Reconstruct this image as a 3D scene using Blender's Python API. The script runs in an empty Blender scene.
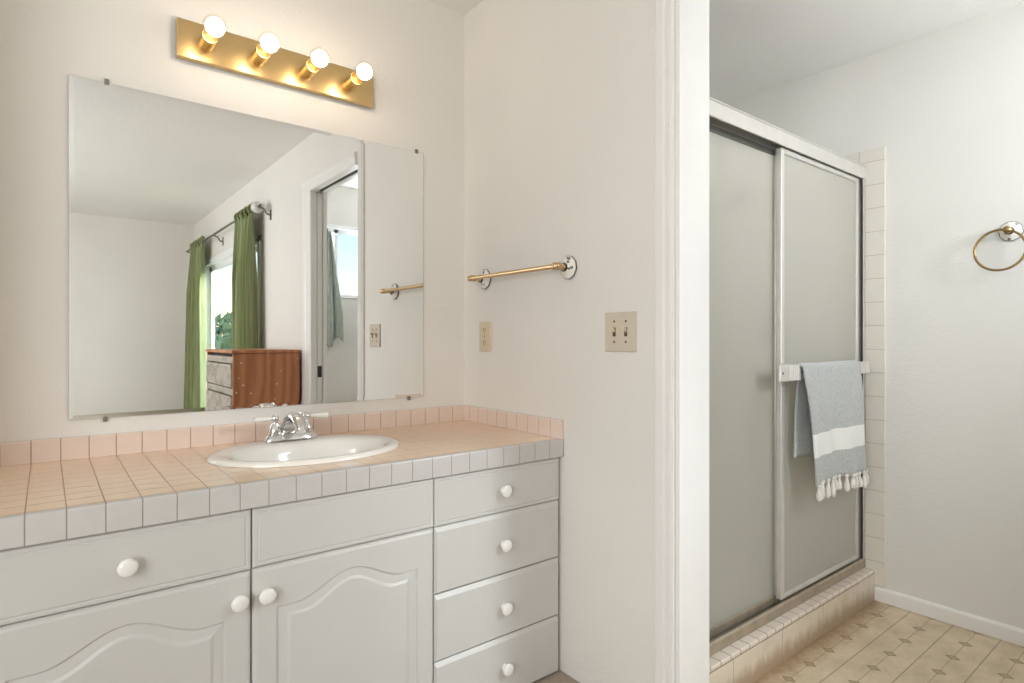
import bpy, bmesh, math, random
from mathutils import Vector, Matrix
random.seed(7)
C = bpy.context.scene.collection
S = bpy.context.scene
PI = math.pi

# ------------------------------------------------------------------ camera, world, lights, exposure
YAW = 0.66902
cam_d = bpy.data.cameras.new('camera')
cam_d.sensor_width = 36.0
cam_d.lens = 589.41 / 1024 * 36
cam_d.shift_y = -1.2 / 1024
cam_d.clip_start = 0.05
cam = bpy.data.objects.new('camera', cam_d)
cam.location = (-1.378, -2.066, 1.126)
cam.rotation_euler = (PI / 2, 0, -YAW)
C.objects.link(cam)
S.camera = cam

w = bpy.data.worlds.new('sky')
S.world = w
w.use_nodes = True
nt = w.node_tree
sky = nt.nodes.new('ShaderNodeTexSky')
sky.sky_type = 'NISHITA'
sky.sun_disc = False
sky.sun_elevation = math.radians(48)
sky.sun_rotation = math.radians(200)
sky.air_density = 1.3
sky.dust_density = 0.3
nt.links.new(sky.outputs[0], nt.nodes['Background'].inputs[0])
nt.nodes['Background'].inputs[1].default_value = 0.19

S.view_settings.view_transform = 'Standard'
S.view_settings.look = 'None'
S.view_settings.exposure = 0.0
S.view_settings.gamma = 1.0
S.view_settings.use_curve_mapping = False
S.cycles.max_bounces = 10
S.cycles.diffuse_bounces = 6
S.cycles.transmission_bounces = 8
S.cycles.transparent_max_bounces = 12
S.cycles.sample_clamp_indirect = 6
S.cycles.use_denoising = True
S.cycles.caustics_reflective = False
S.cycles.caustics_refractive = False


def area(name, loc, target, sx, sy, power, color):
    d = bpy.data.lights.new(name, 'AREA')
    d.shape = 'RECTANGLE'; d.size = sx; d.size_y = sy
    d.energy = power; d.color = color
    o = bpy.data.objects.new(name, d)
    o.location = loc
    o.rotation_euler = (Vector(target) - Vector(loc)).to_track_quat('-Z', 'Y').to_euler()
    C.objects.link(o)
    return o


# daylight through the curtained and shower windows, plus an added fill on the left
area('fill_light_left', (-3.36, -2.9, 1.45), (0, -2.9, 1.40), 2.3, 1.5, 76, (0.93, 0.97, 1.0))  # unseen fill lamp added to brighten the vanity room
area('daylight_shower_window', (0.86, -2.51, 1.76), (0.90, -1.0, 2.4), 0.36, 0.5, 15, (0.93, 0.97, 1.03))
area('daylight_bedroom_window', (1.7, -4.05, 3.1), (-0.6, -4.05, 0.8), 1.7, 1.7, 560, (0.92, 0.97, 1.02))

# ------------------------------------------------------------------ helpers


def lin(r, g, b):
    f = lambda v: (v / 255 / 12.92) if v / 255 <= 0.04045 else ((v / 255 + 0.055) / 1.055) ** 2.4
    return (f(r), f(g), f(b), 1)


def tag(o, label=None, cat=None, group=None, kind=None):
    if label: o['label'] = label
    if cat: o['category'] = cat
    if group: o['group'] = group
    if kind: o['kind'] = kind
    return o


def wloc(o):
    v = Vector((0, 0, 0))
    while o:
        v += o.location
        o = o.parent
    return v


def thing(name, label, cat, loc=(0, 0, 0), group=None):
    o = bpy.data.objects.new(name, None)
    o.empty_display_size = 0.05
    C.objects.link(o)
    o.location = loc
    return tag(o, label, cat, group)


def obj(name, bm, mat, parent=None, smooth=False, loc=None, label=None):
    """bm is in world coordinates; the object gets its own origin"""
    me = bpy.data.meshes.new(name)
    bmesh.ops.recalc_face_normals(bm, faces=bm.faces)
    base = wloc(parent) if parent else Vector((0, 0, 0))
    if loc is None and parent is None:
        loc = Vector((0, 0, 0))
    off = Vector(loc) if loc is not None else base
    bmesh.ops.translate(bm, verts=bm.verts, vec=-off)
    if smooth:
        for f in bm.faces: f.smooth = True
        for e in bm.edges:
            if len(e.link_faces) == 2 and e.calc_face_angle() > math.radians(38): e.smooth = False
    bm.to_mesh(me); bm.free()
    me.materials.append(mat)
    o = bpy.data.objects.new(name, me)
    o.location = off - base
    C.objects.link(o)
    if parent: o.parent = parent
    if label: o['label'] = label
    return o


def struct(name, bm, mat, label, cat, parent=None):
    o = obj(name, bm, mat, parent)
    if parent is None:
        tag(o, label, cat, kind='structure')
    return o


def add_box(bm, x0, x1, y0, y1, z0, z1, bev=0, seg=2, frame=None):
    r = bmesh.ops.create_cube(bm, size=1)
    vs = r['verts']
    for v in vs:
        v.co = Vector(((x0 + x1) / 2 + v.co.x * (x1 - x0), (y0 + y1) / 2 + v.co.y * (y1 - y0), (z0 + z1) / 2 + v.co.z * (z1 - z0)))
    if bev:
        es = list({e for v in vs for e in v.link_edges})
        rr = bmesh.ops.bevel(bm, geom=es, offset=bev, segments=seg, profile=0.5, affect='EDGES')
        vs = list({v for f in rr['faces'] for v in f.verts} | {v for v in vs if v.is_valid})
    if frame:
        for v in vs: v.co = frame(v.co)
    return vs


def box(*a, **k):
    bm = bmesh.new()
    add_box(bm, *a, **k)
    return bm


def add_tube(bm, pts, rad, n=12, caps=True, frame=None):
    pts = [Vector(p) for p in pts]
    rads = rad if isinstance(rad, (list, tuple)) else [rad] * len(pts)
    rings = []
    up = None
    for i, p in enumerate(pts):
        t = (pts[min(i + 1, len(pts) - 1)] - pts[max(i - 1, 0)]).normalized()
        if up is None:
            up = Vector((0, 0, 1)) if abs(t.z) < 0.9 else Vector((0, 1, 0))
        a = (up - t * up.dot(t))
        if a.length < 1e-5: a = t.orthogonal()
        a.normalize()
        up = a
        b = t.cross(a)
        rings.append([bm.verts.new(p + (a * math.cos(2 * PI * k / n) + b * math.sin(2 * PI * k / n)) * rads[i]) for k in range(n)])
    for r0, r1 in zip(rings, rings[1:]):
        for k in range(n):
            bm.faces.new((r0[k], r0[(k + 1) % n], r1[(k + 1) % n], r1[k]))
    if caps:
        bm.faces.new(rings[0][::-1]); bm.faces.new(rings[-1])
    if frame:
        for r in rings:
            for v in r: v.co = frame(v.co)


def tube(*a, **k):
    bm = bmesh.new(); add_tube(bm, *a, **k); return bm


def bez(pts, n=8):
    """Catmull-Rom through pts"""
    P = [Vector(p) for p in pts]
    P = [P[0] * 2 - P[1]] + P + [P[-1] * 2 - P[-2]]
    out = []
    for i in range(1, len(P) - 2):
        for k in range(n):
            t = k / n
            a, b, c, d = P[i - 1:i + 3]
            out.append(0.5 * ((2 * b) + (c - a) * t + (2 * a - 5 * b + 4 * c - d) * t * t + (3 * b - a - 3 * c + d) * t ** 3))
    out.append(P[-2])
    return out


def add_lathe(bm, prof, origin, axis, n=32, sx=1.0, sy=1.0, ref=None, lobes=0, lobe_amp=0.0):
    """prof: list of (radius, height along axis)"""
    axis = Vector(axis).normalized()
    a = Vector(ref).normalized() if ref else axis.orthogonal().normalized()
    b = axis.cross(a)
    o = Vector(origin)
    rings = []
    for r, h in prof:
        if r < 1e-6:
            rings.append([bm.verts.new(o + axis * h)])
        else:
            ring = []
            for k in range(n):
                t = 2 * PI * k / n
                rr = r * (1 + lobe_amp * math.cos(lobes * t)) if lobes else r
                ring.append(bm.verts.new(o + axis * h + a * (math.cos(t) * rr * sx) + b * (math.sin(t) * rr * sy)))
            rings.append(ring)
    for r0, r1 in zip(rings, rings[1:]):
        if len(r0) == 1 and len(r1) == 1: continue
        for k in range(n):
            k2 = (k + 1) % n
            if len(r0) == 1: bm.faces.new((r0[0], r1[k2], r1[k]))
            elif len(r1) == 1: bm.faces.new((r0[k], r0[k2], r1[0]))
            else: bm.faces.new((r0[k], r0[k2], r1[k2], r1[k]))
    if len(rings[0]) > 1: bm.faces.new(rings[0][::-1])
    if len(rings[-1]) > 1: bm.faces.new(rings[-1])


def lathe(*a, **k):
    bm = bmesh.new(); add_lathe(bm, *a, **k); return bm


def add_ball(bm, c, r, n=20):
    add_lathe(bm, [(max(r * math.sin(PI * i / 12), 0), -r * math.cos(PI * i / 12)) for i in range(13)], c, (0, 0, 1), n)


def extrude_profile(bm, prof, p0, p1, u, v):
    """prof in (u,v) coordinates swept from p0 to p1"""
    p0, p1, u, v = Vector(p0), Vector(p1), Vector(u), Vector(v)
    a = [bm.verts.new(p0 + u * s + v * t) for s, t in prof]
    b = [bm.verts.new(p1 + u * s + v * t) for s, t in prof]
    n = len(prof)
    for i in range(n):
        j = (i + 1) % n
        bm.faces.new((a[i], a[j], b[j], b[i]))
    bm.faces.new(a[::-1]); bm.faces.new(b)


# ------------------------------------------------------------------ materials


class MB:
    def __init__(self, name, color=(0.8, 0.8, 0.8, 1), rough=0.5, metal=0.0, spec=0.5, coat=0.0):
        self.m = bpy.data.materials.new(name)
        self.m.use_nodes = True
        self.nt = self.m.node_tree
        self.b = self.nt.nodes['Principled BSDF']
        self.b.inputs['Base Color'].default_value = color
        self.b.inputs['Roughness'].default_value = rough
        self.b.inputs['Metallic'].default_value = metal
        self.b.inputs['Specular IOR Level'].default_value = spec
        self.b.inputs['Coat Weight'].default_value = coat

    def n(self, t, **k):
        nd = self.nt.nodes.new(t)
        for a, v in k.items(): setattr(nd, a, v)
        return nd

    def l(self, a, b): self.nt.links.new(a, b)

    def val(self, node_in, v):
        if hasattr(v, 'is_linked'): self.l(v, node_in)
        else: node_in.default_value = v

    def math(self, op, a, b=None, c=None, clamp=False):
        nd = self.n('ShaderNodeMath', operation=op, use_clamp=clamp)
        self.val(nd.inputs[0], a)
        if b is not None: self.val(nd.inputs[1], b)
        if c is not None: self.val(nd.inputs[2], c)
        return nd.outputs[0]

    def pos(self):
        g = self.n('ShaderNodeNewGeometry')
        sp = self.n('ShaderNodeSeparateXYZ')
        self.l(g.outputs['Position'], sp.inputs[0])
        self.p = g.outputs['Position']
        self.nrm = g.outputs['Normal']
        return sp.outputs

    def line(self, c, off, pitch, hw):
        """1 on a grid line of half width hw, 0 elsewhere"""
        t = self.math('FRACT', self.math('DIVIDE', self.math('SUBTRACT', c, off), pitch))
        d = self.math('MULTIPLY', self.math('MINIMUM', t, self.math('SUBTRACT', 1.0, t)), pitch)
        mr = self.n('ShaderNodeMapRange', interpolation_type='SMOOTHSTEP')
        self.l(d, mr.inputs[0])
        mr.inputs[1].default_value = hw * 0.6; mr.inputs[2].default_value = hw * 1.5
        mr.inputs[3].default_value = 1; mr.inputs[4].default_value = 0
        return mr.outputs[0]

    def noise(self, scale, detail=3, vec=None, rough=0.5):
        nd = self.n('ShaderNodeTexNoise')
        nd.inputs['Scale'].default_value = scale; nd.inputs['Detail'].default_value = detail
        nd.inputs['Roughness'].default_value = rough
        if vec is not None: self.l(vec, nd.inputs['Vector'])
        return nd.outputs['Fac']

    def stretch(self, sx, sy, sz):
        m = self.n('ShaderNodeMapping')
        self.l(self.p, m.inputs[0])
        m.inputs['Scale'].default_value = (sx, sy, sz)
        return m.outputs[0]

    def ramp(self, fac, lo, hi, c0=0.0, c1=1.0):
        mr = self.n('ShaderNodeMapRange')
        self.l(fac, mr.inputs[0])
        mr.inputs[1].default_value = lo; mr.inputs[2].default_value = hi
        mr.inputs[3].default_value = c0; mr.inputs[4].default_value = c1
        mr.clamp = True
        return mr.outputs[0]

    def mix(self, fac, a, b):
        nd = self.n('ShaderNodeMix', data_type='RGBA')
        self.val(nd.inputs[0], fac)
        self.val(nd.inputs[6], a); self.val(nd.inputs[7], b)
        return nd.outputs[2]

    def bump(self, h, strength=0.2, dist=0.002):
        nd = self.n('ShaderNodeBump')
        nd.inputs['Strength'].default_value = strength; nd.inputs['Distance'].default_value = dist
        self.l(h, nd.inputs['Height'])
        self.l(nd.outputs[0], self.b.inputs['Normal'])

    def color(self, c): self.val(self.b.inputs['Base Color'], c)


def mat_wall(name, c, scale=95, strength=0.16):
    m = MB(name, c, 0.6, spec=0.3)
    m.pos()
    h = m.noise(scale, 4, m.p)
    m.bump(m.ramp(h, 0.35, 0.68), strength, 0.0025)
    big = m.noise(1.7, 2, m.p)
    m.color(m.mix(m.ramp(big, 0.35, 0.7), c, tuple(x * 0.965 for x in c[:3]) + (1,)))
    return m.m


def mat_plain(name, c, rough=0.45, metal=0.0, spec=0.5, coat=0.0, var=0.04, scale=14):
    m = MB(name, c, rough, metal, spec, coat)
    m.pos()
    f = m.noise(scale, 3, m.p)
    m.color(m.mix(m.ramp(f, 0.3, 0.7), c, tuple(x * (1 - var) for x in c[:3]) + (1,)))
    m.val(m.b.inputs['Roughness'], m.ramp(f, 0.2, 0.8, rough * 0.88, min(1, rough * 1.12)))
    return m.m


def mat_tile(name, c, grout, lines, hw=0.0016, rough=0.18, depth=0.5, dirt=None, coat=0.25):
    """lines: list of (axis, offset, pitch, normal axis on which it is NOT drawn)"""
    m = MB(name, c, rough, coat=coat)
    m.b.inputs['Coat Roughness'].default_value = 0.2
    P = m.pos()
    ns = m.n('ShaderNodeSeparateXYZ')
    m.l(m.nrm, ns.inputs[0])
    tot = None
    for ax, off, pitch, *own in lines:
        g = m.line(P[ax], off, pitch, own[0] if own else hw)
        vis = m.math('LESS_THAN', m.math('ABSOLUTE', ns.outputs[ax]), 0.7)
        g = m.math('MULTIPLY', g, vis)
        tot = g if tot is None else m.math('MAXIMUM', tot, g)
    f = m.noise(30, 2, m.p)
    cc = m.mix(m.ramp(f, 0.3, 0.7), c, tuple(x * 0.965 for x in c[:3]) + (1,))
    if dirt:
        # grime creeping up from the floor joint, with an edge of its own
        z0, z1, dc, amt = dirt
        nn = m.noise(26, 5, m.stretch(1, 1, 0.25), 0.65)
        hh = m.math('SUBTRACT', P[2], m.math('MULTIPLY', nn, (z1 - z0) * 1.5))
        df = m.ramp(hh, z0 - 0.03, z0 + 0.02, amt, 0.0)
        n2 = m.noise(7, 4, m.p)
        df = m.math('MAXIMUM', df, m.math('MULTIPLY', m.ramp(n2, 0.52, 0.75), 0.3))
        cc = m.mix(df, cc, dc)
    m.color(m.mix(tot, cc, grout))
    m.val(m.b.inputs['Roughness'], m.math('MULTIPLY_ADD', tot, 0.6, rough, clamp=True))
    m.bump(m.math('SUBTRACT', 1.0, tot), depth, 0.0015)
    return m.m


M = {}
M['wall'] = mat_wall('wall_paint', lin(230, 226, 220))
M['wall_greyed'] = mat_wall('wall_paint_greyed_by_light', lin(227, 225, 220))  # same wall paint, greyed a little for the light in the shower room
M['ceiling'] = mat_wall('ceiling_paint', lin(238, 237, 234), 60, 0.2)
M['trim'] = mat_plain('trim_paint', lin(236, 234, 231), 0.32, var=0.02)
M['cabinet'] = mat_plain('cabinet_paint', lin(206, 204, 200), 0.38, var=0.03, scale=6)
M['knob'] = mat_plain('porcelain_knob', lin(240, 238, 232), 0.12, coat=0.4, var=0.01)
M['dark'] = mat_plain('dark_gap', lin(40, 37, 33), 0.7)
M['porcelain'] = mat_plain('porcelain', lin(240, 236, 229), 0.1, coat=0.5, var=0.01)
M['chrome'] = mat_plain('chrome', lin(225, 225, 226), 0.12, 1.0, var=0.05)
M['brass'] = mat_plain('brass', lin(224, 194, 140), 0.3, 1.0, var=0.06)
M['old_brass'] = mat_plain('aged_brass', lin(206, 178, 138), 0.34, 1.0, var=0.1, scale=40)
M['antique'] = mat_plain('antique_brass', lin(160, 134, 92), 0.3, 1.0, var=0.1, scale=40)
M['ivory'] = mat_plain('ivory_plastic', lin(214, 199, 172), 0.35, var=0.02)
M['almond'] = mat_plain('almond_plastic', lin(205, 194, 176), 0.4, var=0.03)
M['slot'] = mat_plain('brown_slot', lin(92, 66, 46), 0.6)
M['steel'] = mat_plain('clip_metal', lin(150, 146, 140), 0.3, 0.9)
T = 0.064
TILE_WARM_LIT = lin(250, 219, 188)  # pink tile pushed to peach, the bulbs' warm light put into its colour
GROUT = lin(172, 142, 112)
M['counter_tile_warm_lit'] = mat_tile('counter_tile_warm_lit', TILE_WARM_LIT, GROUT, [(0, -0.0659, T), (1, -0.523, 0.060, 0.0020)], 0.0011, 0.2, coat=0.5)
M['trim_tile_daylit'] = mat_tile('counter_trim_tile_daylit', lin(202, 198, 195), lin(150, 138, 126), [(0, -0.0659, T)], 0.0010, 0.2)  # same pink tile, greyed to stand for daylight on the front edge
M['splash_tile'] = mat_tile('splash_tile', lin(228, 208, 195), GROUT, [(0, -0.0659, T)], 0.0012, 0.2)
M['splash_side_tile'] = mat_tile('splash_side_tile', lin(228, 208, 195), GROUT, [(1, -0.4889, 0.0620)], 0.0010, 0.2)
SH = lin(226, 221, 210)
M['shower_tile'] = mat_tile('shower_tile', SH, lin(190, 182, 166), [(0, 0.142, 0.1021), (1, -0.974, 0.1021), (2, 0.0655, 0.1021)], 0.0016, 0.15)
M['curb_face'] = mat_tile('curb_face_tile', lin(222, 210, 192), lin(160, 140, 115), [(0, 0.64, 0.31)], 0.0011, 0.3, dirt=(0.0, 0.075, lin(156, 128, 94), 0.7))
M['curb_top'] = mat_tile('curb_top_tile', lin(228, 216, 202), lin(132, 110, 90), [(0, 0.316, 0.0555)], 0.0017, 0.25)


def mat_vinyl():
    m = MB('vinyl_floor', lin(205, 188, 160), 0.38)
    P = m.pos()
    P0x, px_ = 1.0, 0.1468
    py_ = 0.1475
    base = m.mix(m.ramp(m.noise(9, 5, m.p, 0.65), 0.35, 0.68), lin(219, 202, 174), lin(198, 180, 150))
    # marbled streaks
    st = m.noise(18, 6, m.stretch(0.5, 1.6, 1), 0.7)
    base = m.mix(m.math('MULTIPLY', m.ramp(st, 0.55, 0.72), 0.5), base, lin(170, 148, 116))
    major = m.line(P[1], -1.1735, py_, 0.0019)
    # through the diamonds
    minor = m.line(P[1], -1.1735 + py_ / 2, py_, 0.0015)
    minor = m.math('MULTIPLY', minor, 0.75)
    lines = m.math('MAXIMUM', major, minor)

    def cell(c, off, pitch):
        t = m.math('FRACT', m.math('ADD', m.math('DIVIDE', m.math('SUBTRACT', c, off), pitch), 0.5))
        return m.math('MULTIPLY', m.math('ABSOLUTE', m.math('SUBTRACT', t, 0.5)), pitch)
    dx = cell(P[0], 1.0, px_)
    dy = cell(P[1], -1.1735 + py_ / 2, py_)
    l1 = m.math('ADD', m.math('DIVIDE', dx, 0.019), m.math('DIVIDE', dy, 0.024))
    inside = m.math('LESS_THAN', l1, 1.0)
    core = m.math('LESS_THAN', l1, 0.68)
    c1 = m.mix(m.math('MULTIPLY', lines, 0.75), base, lin(140, 118, 86))
    c2 = m.mix(inside, c1, lin(140, 122, 92))
    c3 = m.mix(core, c2, lin(176, 157, 126))
    # dirt collected along the curb and the baseboard
    nn = m.noise(22, 5, m.p, 0.7)
    d1 = m.ramp(m.math('ADD', P[1], m.math('MULTIPLY', nn, 0.11)), -1.07, -0.985, 0, 0.8)
    d2 = m.ramp(m.math('ADD', P[0], m.math('MULTIPLY', nn, 0.05)), 1.434, 1.484, 0, 0.7)
    c4 = m.mix(m.math('MAXIMUM', d1, d2), c3, lin(142, 108, 72))
    m.color(c4)
    m.bump(m.math('SUBTRACT', 1, m.math('MAXIMUM', lines, inside)), 0.15, 0.001)
    return m.m


M['vinyl'] = mat_vinyl()


def mat_carpet():
    m = MB('carpet', lin(186, 174, 160), 0.95, spec=0.1)
    m.pos()
    f = m.noise(420, 4, m.p, 0.7)
    m.color(m.mix(f, lin(196, 183, 168), lin(150, 138, 124)))
    m.bump(f, 0.6, 0.004)
    return m.m


M['carpet'] = mat_carpet()


def mat_wood(name, c0, c1, axis_scale, ring=9):
    m = MB(name, c0, 0.42)
    m.pos()
    v = m.stretch(*axis_scale)
    wv = m.n('ShaderNodeTexWave', wave_type='BANDS', bands_direction='X')
    m.l(v, wv.inputs['Vector'])
    wv.inputs['Scale'].default_value = ring
    wv.inputs['Distortion'].default_value = 9
    wv.inputs['Detail'].default_value = 4
    wv.inputs['Detail Scale'].default_value = 1.2
    f = m.math('MULTIPLY', wv.outputs['Fac'], 0.65)
    fine = m.noise(90, 4, v, 0.6)
    f = m.math('ADD', f, m.math('MULTIPLY', fine, 0.35))
    m.color(m.mix(m.ramp(f, 0.15, 0.85), c1, c0))
    m.bump(f, 0.15, 0.001)
    return m


mw_ = mat_wood('oak_end_panel', lin(194, 130, 86), lin(164, 104, 66), (1.1, 1.1, 0.16), 4)
# small pale scuffs
vor = mw_.n('ShaderNodeTexVoronoi'); vor.inputs['Scale'].default_value = 17
mw_.l(mw_.p, vor.inputs['Vector'])
spk = mw_.math('LESS_THAN', vor.outputs['Distance'], 0.085)
src = mw_.b.inputs['Base Color'].links[0].from_socket
mw_.color(mw_.mix(mw_.math('MULTIPLY', spk, 0.8), src, lin(235, 228, 215)))
M['oak'] = mw_.m
M['chest_front'] = mat_wood('daylit_drawer_wood', lin(172, 162, 150), lin(140, 130, 120), (0.2, 1, 2.0), 6).m  # wood greyed to stand for daylight reflected off the drawer fronts


def mat_cloth(name, c, c2, scale, axis_scale=(1, 1, 1), sheen=0.2, weave=1.0):
    m = MB(name, c, 0.9, spec=0.15)
    m.pos()
    f = m.noise(scale, 4, m.stretch(*axis_scale), 0.65)
    m.color(m.mix(m.ramp(f, 0.3, 0.7), c, c2))
    m.b.inputs['Sheen Weight'].default_value = sheen
    m.bump(f, 0.3 * weave, 0.002)
    return m


M['curtain'] = mat_cloth('green_curtain', lin(138, 146, 100), lin(108, 116, 78), 60, (1, 1, 0.05), 0.5).m
mt = mat_cloth('striped_towel', lin(198, 199, 196), lin(150, 154, 153), 190, (1.6, 1.6, 0.5), 0.3)
P_ = mt.pos()
src = mt.b.inputs['Base Color'].links[0].from_socket
band = mt.math('MULTIPLY', mt.math('GREATER_THAN', P_[2], 0.697), mt.math('LESS_THAN', P_[2], 0.783))
fr = mt.math('LESS_THAN', P_[1], -1.030)
mt.color(mt.mix(mt.math('MULTIPLY', band, fr), src, lin(232, 231, 227)))
M['towel'] = mt.m
M['tassel'] = mat_cloth('cotton_tassel', lin(236, 233, 226), lin(214, 210, 202), 200, (1, 1, 0.2)).m
M['robe'] = mat_cloth('grey_green_towel', lin(176, 182, 172), lin(150, 157, 148), 60, (1, 1, 0.3)).m
M['alu'] = mat_plain('aluminium', lin(218, 215, 209), 0.36, 0.45, var=0.06, scale=25)
M['alu_dirty'] = mat_plain('tarnished_aluminium', lin(186, 172, 152), 0.5, 0.5, var=0.22, scale=18)
M['gasket'] = mat_plain('dark_gasket', lin(46, 42, 38), 0.6)
M['silver'] = mat_plain('pewter', lin(120, 118, 112), 0.35, 0.9)
M['dim_chrome'] = mat_plain('dim_chrome', lin(84, 80, 74), 0.5, 0.2)  # chrome coloured dark to stand for the dim light in the stall
M['vinyl_frame'] = mat_plain('white_window_vinyl', lin(240, 241, 242), 0.35, var=0.01)
M['leaf'] = mat_plain('leaves', lin(150, 178, 140), 0.6, var=0.3, scale=3)
M['bark'] = mat_plain('bark', lin(96, 78, 62), 0.9, var=0.3)
M['ground'] = mat_plain('yard_ground', lin(112, 122, 84), 0.95, var=0.3, scale=1.5)
M['shower_pan'] = mat_plain('shower_pan', lin(214, 208, 196), 0.4)

# mirror silvering
mm = MB('mirror_silver', (0.93, 0.94, 0.935, 1), 0.0, 1.0)
mm.pos()
M['mirror'] = mm.m
# clear panes
mg = bpy.data.materials.new('clear_pane'); mg.use_nodes = True
nt = mg.node_tree; nt.nodes.remove(nt.nodes['Principled BSDF'])
tr = nt.nodes.new('ShaderNodeBsdfTransparent'); tr.inputs[0].default_value = (0.96, 0.98, 0.98, 1)
gl = nt.nodes.new('ShaderNodeBsdfGlossy'); gl.inputs['Roughness'].default_value = 0.02
mx = nt.nodes.new('ShaderNodeMixShader'); mx.inputs[0].default_value = 0.05
nt.links.new(tr.outputs[0], mx.inputs[1]); nt.links.new(gl.outputs[0], mx.inputs[2])
nt.links.new(mx.outputs[0], nt.nodes['Material Output'].inputs[0])
M['pane'] = mg
mg2 = mg.copy(); mg2.name = 'bulb_glass'; M['bulb_glass'] = mg2
for nd in mg2.node_tree.nodes:
    if nd.type == 'MIX_SHADER': nd.inputs[0].default_value = 0.12
    if nd.type == 'BSDF_TRANSPARENT': nd.inputs[0].default_value = (1, 0.985, 0.95, 1)
# obscure shower glass: rippled, mostly diffusing
ms = bpy.data.materials.new('obscure_glass'); ms.use_nodes = True
nt = ms.node_tree; nt.nodes.remove(nt.nodes['Principled BSDF'])
g = nt.nodes.new('ShaderNodeNewGeometry')
mp = nt.nodes.new('ShaderNodeMapping'); mp.inputs['Scale'].default_value = (1, 1, 0.35)
nt.links.new(g.outputs['Position'], mp.inputs[0])
no = nt.nodes.new('ShaderNodeTexNoise'); no.inputs['Scale'].default_value = 130; no.inputs['Detail'].default_value = 2
nt.links.new(mp.outputs[0], no.inputs['Vector'])
bp = nt.nodes.new('ShaderNodeBump'); bp.inputs['Strength'].default_value = 0.25; bp.inputs['Distance'].default_value = 0.002
nt.links.new(no.outputs['Fac'], bp.inputs['Height'])
di = nt.nodes.new('ShaderNodeBsdfDiffuse'); di.inputs[0].default_value = lin(240, 238, 231)
tl = nt.nodes.new('ShaderNodeBsdfTranslucent'); tl.inputs[0].default_value = lin(242, 240, 233)
rf = nt.nodes.new('ShaderNodeBsdfTransparent')
rf.inputs[0].default_value = (0.92, 0.92, 0.88, 1)
gs = nt.nodes.new('ShaderNodeBsdfGlossy'); gs.inputs['Roughness'].default_value = 0.3
m1 = nt.nodes.new('ShaderNodeMixShader'); m1.inputs[0].default_value = 0.42
m2 = nt.nodes.new('ShaderNodeMixShader'); m2.inputs[0].default_value = 0.52
m3 = nt.nodes.new('ShaderNodeMixShader'); m3.inputs[0].default_value = 0.05
for b_ in (di, tl, gs): nt.links.new(bp.outputs[0], b_.inputs['Normal'])
nt.links.new(di.outputs[0], m1.inputs[1]); nt.links.new(tl.outputs[0], m1.inputs[2])
nt.links.new(m1.outputs[0], m2.inputs[1]); nt.links.new(rf.outputs[0], m2.inputs[2])
nt.links.new(m2.outputs[0], m3.inputs[1]); nt.links.new(gs.outputs[0], m3.inputs[2])
nt.links.new(m3.outputs[0], nt.nodes['Material Output'].inputs[0])
M['obscure'] = ms
# glowing bulb core
me_ = bpy.data.materials.new('bulb_glow'); me_.use_nodes = True
nt = me_.node_tree; nt.nodes.remove(nt.nodes['Principled BSDF'])
em = nt.nodes.new('ShaderNodeEmission'); em.inputs[0].default_value = (1.0, 0.82, 0.62, 1); em.inputs[1].default_value = 22
nt.links.new(em.outputs[0], nt.nodes['Material Output'].inputs[0])
M['glow'] = me_

# white porcelain with dark printed flowers and a dark rim line, used on the towel fixtures


def mat_flower(name, seed):
    m = MB(name, lin(236, 232, 224), 0.14, coat=0.4)
    P = m.pos()
    v = m.n('ShaderNodeTexVoronoi'); v.inputs['Scale'].default_value = 52
    mp = m.n('ShaderNodeMapping'); mp.inputs['Location'].default_value = (seed, seed * 0.7, seed * 1.3)
    m.l(m.p, mp.inputs[0]); m.l(mp.outputs[0], v.inputs['Vector'])
    n = m.noise(160, 3, m.p)
    spot = m.math('LESS_THAN', m.math('ADD', v.outputs['Distance'], m.math('MULTIPLY', n, 0.35)), 0.47)
    m.color(m.mix(m.math('MULTIPLY', spot, 0.85), lin(236, 232, 224), lin(70, 66, 62)))
    return m.m


M['flower'] = mat_flower('flowered_porcelain', 0.3)
M['rim_line'] = mat_plain('dark_rim_line', lin(64, 58, 52), 0.3)

# ------------------------------------------------------------------ setting
ZC = 2.490
EPS = 0.0
se, ce = math.sin(EPS), math.cos(EPS)
P0 = Vector((0.0, -1.0736, 0))


def BW(a, n, z):
    """bedroom wall frame: a along the wall away from the vanity, n out of the wall into the bedroom"""
    return Vector((P0.x + se * a - ce * n, P0.y - ce * a - se * n, z))


FB = lambda co: BW(co.x, co.y, co.z)   # frame for boxes given as (a, n, z)
ay = lambda y: (-1.0736 - y) / ce        # a of a point on the wall with this y

FAR = -5.79
PT = 0.142               # partition thickness
W = 1.45                 # shower room right wall
RY = -2.55               # shower room rear wall
ZS = 2.375               # shower room ceiling
struct('floor', box(0.0, W + 0.1, RY - 0.1, -0.05, -0.05, 0.0), M['vinyl'], 'beige vinyl floor with small diamond pattern in the shower room', 'floor')
struct('floor_bedroom', box(-3.5, 0.0, -5.9, 0.1, -0.05, 0.0), M['carpet'], 'taupe floor under the vanity and through the bedroom', 'floor')
struct('ceiling', box(-3.5, 0.07, -5.9, 0.1, ZC, ZC + 0.08), M['ceiling'], 'white ceiling over the vanity and bedroom', 'ceiling')
struct('ceiling_shower_room', box(0.07, W + 0.1, RY - 0.1, -0.05, ZS, ZC + 0.08), M['ceiling'], 'grey-white ceiling above the shower', 'ceiling')
struct('wall_vanity', box(-3.5, PT, 0.0, 0.1, 0, ZC + 0.04), M['wall'], 'off-white wall behind the vanity and mirror', 'wall')
struct('wall_partition', box(0.0, PT, -1.060, 0.0, 0, ZC + 0.04), M['wall'], 'off-white wall with the brass towel bar and switches', 'wall')
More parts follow.
